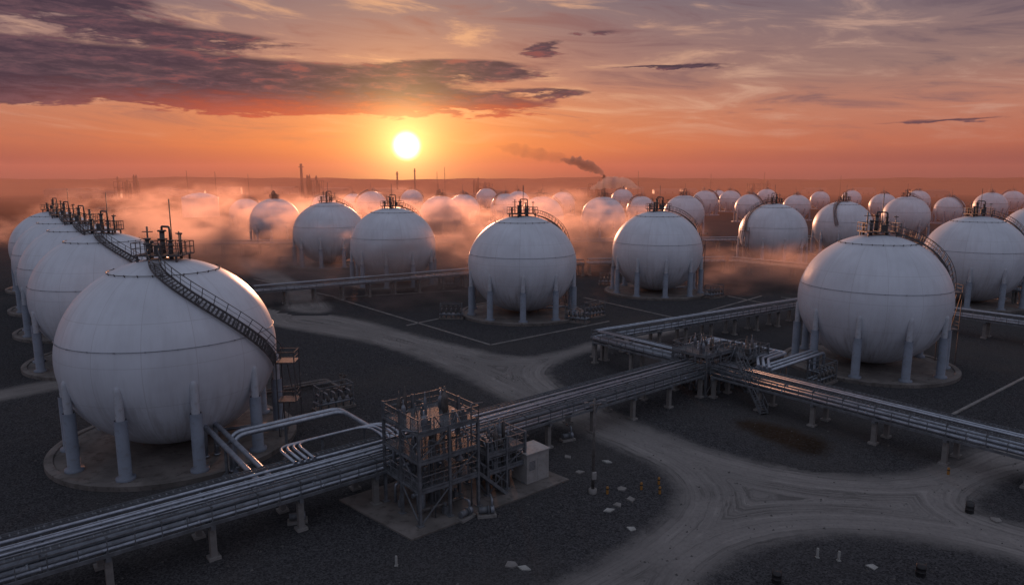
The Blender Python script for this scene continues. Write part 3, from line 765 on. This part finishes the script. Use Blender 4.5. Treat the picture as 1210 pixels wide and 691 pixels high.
plume([(66,627,39),(46,627,44),(26,627,48),(4,627,52),(-18,627,55)],[1.5,4.5,6,5.,.5],.02,2,'thin smoke drifting away from stack',absorb=.025)
plume([(68,600,18),(84,602,23),(98,603,23),(112,604,18)],[1,5.5,5,.5],.16,3,'white steam cloud under steel stack',(.97,.93,.92,1))
m=MB(); m.box((0,685,25.1),(3000,1030,50)); vol('haze',m,.00036,(1.,.60,.52,1),'thin evening haze over the plain',.35)

# ---------------------------------------------------------------- sky, sun
SAZ=rad(-8.6); SEL=rad(2.7)
sd=Vector((math.sin(SAZ)*math.cos(SEL),math.cos(SAZ)*math.cos(SEL),math.sin(SEL)))
w=bpy.data.worlds.new('World'); scene.world=w; w.use_nodes=True
n=N(w.node_tree); bg=w.node_tree.nodes['Background']
vec=n.coord('Generated'); nn=n.new('ShaderNodeVectorMath'); nn.operation='NORMALIZE'; n.put(nn.inputs[0],vec); vec=nn.outputs[0]
x,y,z=n.sep(vec)[:3]
el=n.m('MULTIPLY',n.m('ARCSINE',z),180/math.pi); az=n.m('MULTIPLY',n.m('ARCTAN2',x,y),180/math.pi)
dt=n.new('ShaderNodeVectorMath'); dt.operation='DOT_PRODUCT'; n.put(dt.inputs[0],vec); dt.inputs[1].default_value=sd
ang=n.m('MULTIPLY',n.m('ARCCOSINE',n.m('MINIMUM',dt.outputs['Value'],.9999999)),180/math.pi)
f=n.m('MULTIPLY',n.m('MAXIMUM',el,0.),1/90.)
def st(L): return [(e/90.,c) for e,c in L]
up=(.23,.24,.305,1)
near=n.ramp(f,st([(0,lin(112,54,50)),(1.0,lin(178,80,54)),(2.6,lin(232,128,66)),(5.0,lin(226,138,88)),(8.0,lin(188,130,110)),(13.5,lin(138,116,118)),(28,up),(90,(.30,.335,.42,1))]))
far=n.ramp(f,st([(0,lin(82,52,60)),(1.2,lin(116,66,68)),(2.6,lin(178,104,82)),(5.0,lin(184,122,102)),(8.0,lin(154,120,112)),(13.5,lin(116,104,114)),(28,up),(90,(.30,.335,.42,1))]))
da=n.m('MULTIPLY',n.m('SUBTRACT',az,-8.6),1/22.)
nf=n.m('EXPONENT',n.m('MULTIPLY',n.m('MULTIPLY',da,da),-1.))
col=n.mix(nf,far,near)
tilt=n.m('ADD',el,n.m('MULTIPLY',az,.06))
n1=n.noise(n.comb(n.m('MULTIPLY',az,1/10.),n.m('MULTIPLY',tilt,1/1.5),2.),1.,7,.62,.6)
hi=n.smooth(el,1.2,6.); hi2=n.m('MULTIPLY',hi,n.smooth(el,40.,20.))
col=n.mix(n.m('MULTIPLY',n.m('MULTIPLY',n.smooth(n1,.49,.70),.6),hi2),col,n.mix(nf,lin(206,166,148),lin(246,182,132)))
col=n.mix(n.m('MULTIPLY',n.m('MULTIPLY',n.smooth(n1,.49,.30),.65),hi2),col,n.mix(nf,lin(98,84,96),lin(146,96,92)))
nA=n.noise(n.comb(n.m('MULTIPLY',az,1/8.),n.m('MULTIPLY',el,1/1.3),11.),1.,7,.62,.4)
nB=n.noise(n.comb(n.m('MULTIPLY',az,1/2.6),n.m('MULTIPLY',el,1/.5),5.),1.,5,.66,.3)
wl=n.m('ADD',el,n.m('ADD',n.m('MULTIPLY',n.m('SUBTRACT',nA,.5),1.8),n.m('MULTIPLY',n.m('SUBTRACT',nB,.5),.7)))
wa=n.m('ADD',az,n.m('MULTIPLY',n.m('SUBTRACT',nB,.5),5.))
tot=None
for a,e_,sa,se,am in [(-30,7.2,17,1.9,1.75),(-15,6.6,12,1.4,1.55),(-4,5.9,7,.5,.95),(-4.0,8.7,6,.8,1.15),(-36,11.8,10,1.3,1.5),(-24,10.2,8,.6,.85),(12.5,8.6,6,.3,1.0),(2.8,10.4,2.0,.42,.9),(7,11.3,3,.35,.7),(32,4.1,5,.22,.7),(3.5,6.9,4,.35,.7)]:
    q1=n.m('MULTIPLY',n.m('SUBTRACT',wa,a),1/sa); q2=n.m('MULTIPLY',n.m('SUBTRACT',wl,e_),1/se)
    q=n.m('MULTIPLY',n.m('EXPONENT',n.m('MULTIPLY',n.m('ADD',n.m('MULTIPLY',q1,q1),n.m('MULTIPLY',q2,q2)),-1.)),am)
    tot=q if tot is None else n.m('ADD',tot,q)
dn=n.smooth(n.m('ADD',tot,n.m('ADD',n.m('MULTIPLY',n.m('SUBTRACT',nA,.5),1.5),n.m('MULTIPLY',n.m('SUBTRACT',nB,.5),1.0))),.40,.72)
low=n.smooth(n.m('ADD',el,n.m('MULTIPLY',n.m('SUBTRACT',nB,.5),3.5)),7.0,4.8)
under=n.m('MULTIPLY',n.smooth(ang,32.,4.),n.m('ADD',n.m('MULTIPLY',low,.85),n.m('MULTIPLY',n.smooth(nB,.5,.68),.3)))
cc=n.mix(under,n.mix(n.smooth(nB,.36,.66),lin(66,52,66),lin(100,74,84)),lin(214,92,60))
col=n.mix(n.m('MULTIPLY',dn,.94),col,cc)
bk=n.smooth(y,.35,-.7)
col=n.mix(n.m('MULTIPLY',bk,.95),col,n.ramp(f,[(0,(.12,.12,.16,1)),(.2,(.27,.29,.38,1)),(1,(.32,.355,.45,1))]))
def addc(a,fac,c):
    return n.mix(1.,a,n.mix(fac,(0,0,0,1),c),'ADD')
g1=n.m('EXPONENT',n.m('MULTIPLY',ang,-1/6.))
g2=n.m('EXPONENT',n.m('MULTIPLY',ang,-1/1.9))
att=n.m('SUBTRACT',1,n.m('MULTIPLY',dn,.6))
col=addc(col,n.m('MULTIPLY',g1,att),(.70,.29,.06,1)); col=addc(col,g2,(2.0,1.25,.42,1))
core=n.smooth(ang,1.35,.0)
col=addc(col,core,(6,5.4,4.0,1))
col=n.mix(n.smooth(el,-.05,-.6),col,(.03,.022,.022,1))
n.put(bg.inputs['Color'],col); bg.inputs['Strength'].default_value=1.
w.cycles.sampling_method='MANUAL'; w.cycles.sample_map_resolution=512
LEL=rad(4.5)
ls=Vector((math.sin(SAZ)*math.cos(LEL),math.cos(SAZ)*math.cos(LEL),math.sin(LEL)))
ld=bpy.data.lights.new('sun','SUN'); ld.energy=4.8; ld.angle=rad(5); ld.color=(1,.44,.24)
lo=bpy.data.objects.new('sun',ld); COL.objects.link(lo); lo.rotation_euler=(-ls).to_track_quat('-Z','Y').to_euler(); lo.location=(-60,400,60)

# ---------------------------------------------------------------- camera
cd=bpy.data.cameras.new('camera'); cd.sensor_width=36; cd.lens=24.01; cd.clip_end=30000; cd.clip_start=.5
co=bpy.data.objects.new('camera',cd); COL.objects.link(co); co.location=(0,0,26); co.rotation_euler=(rad(90-9.39),0,0)
scene.camera=co
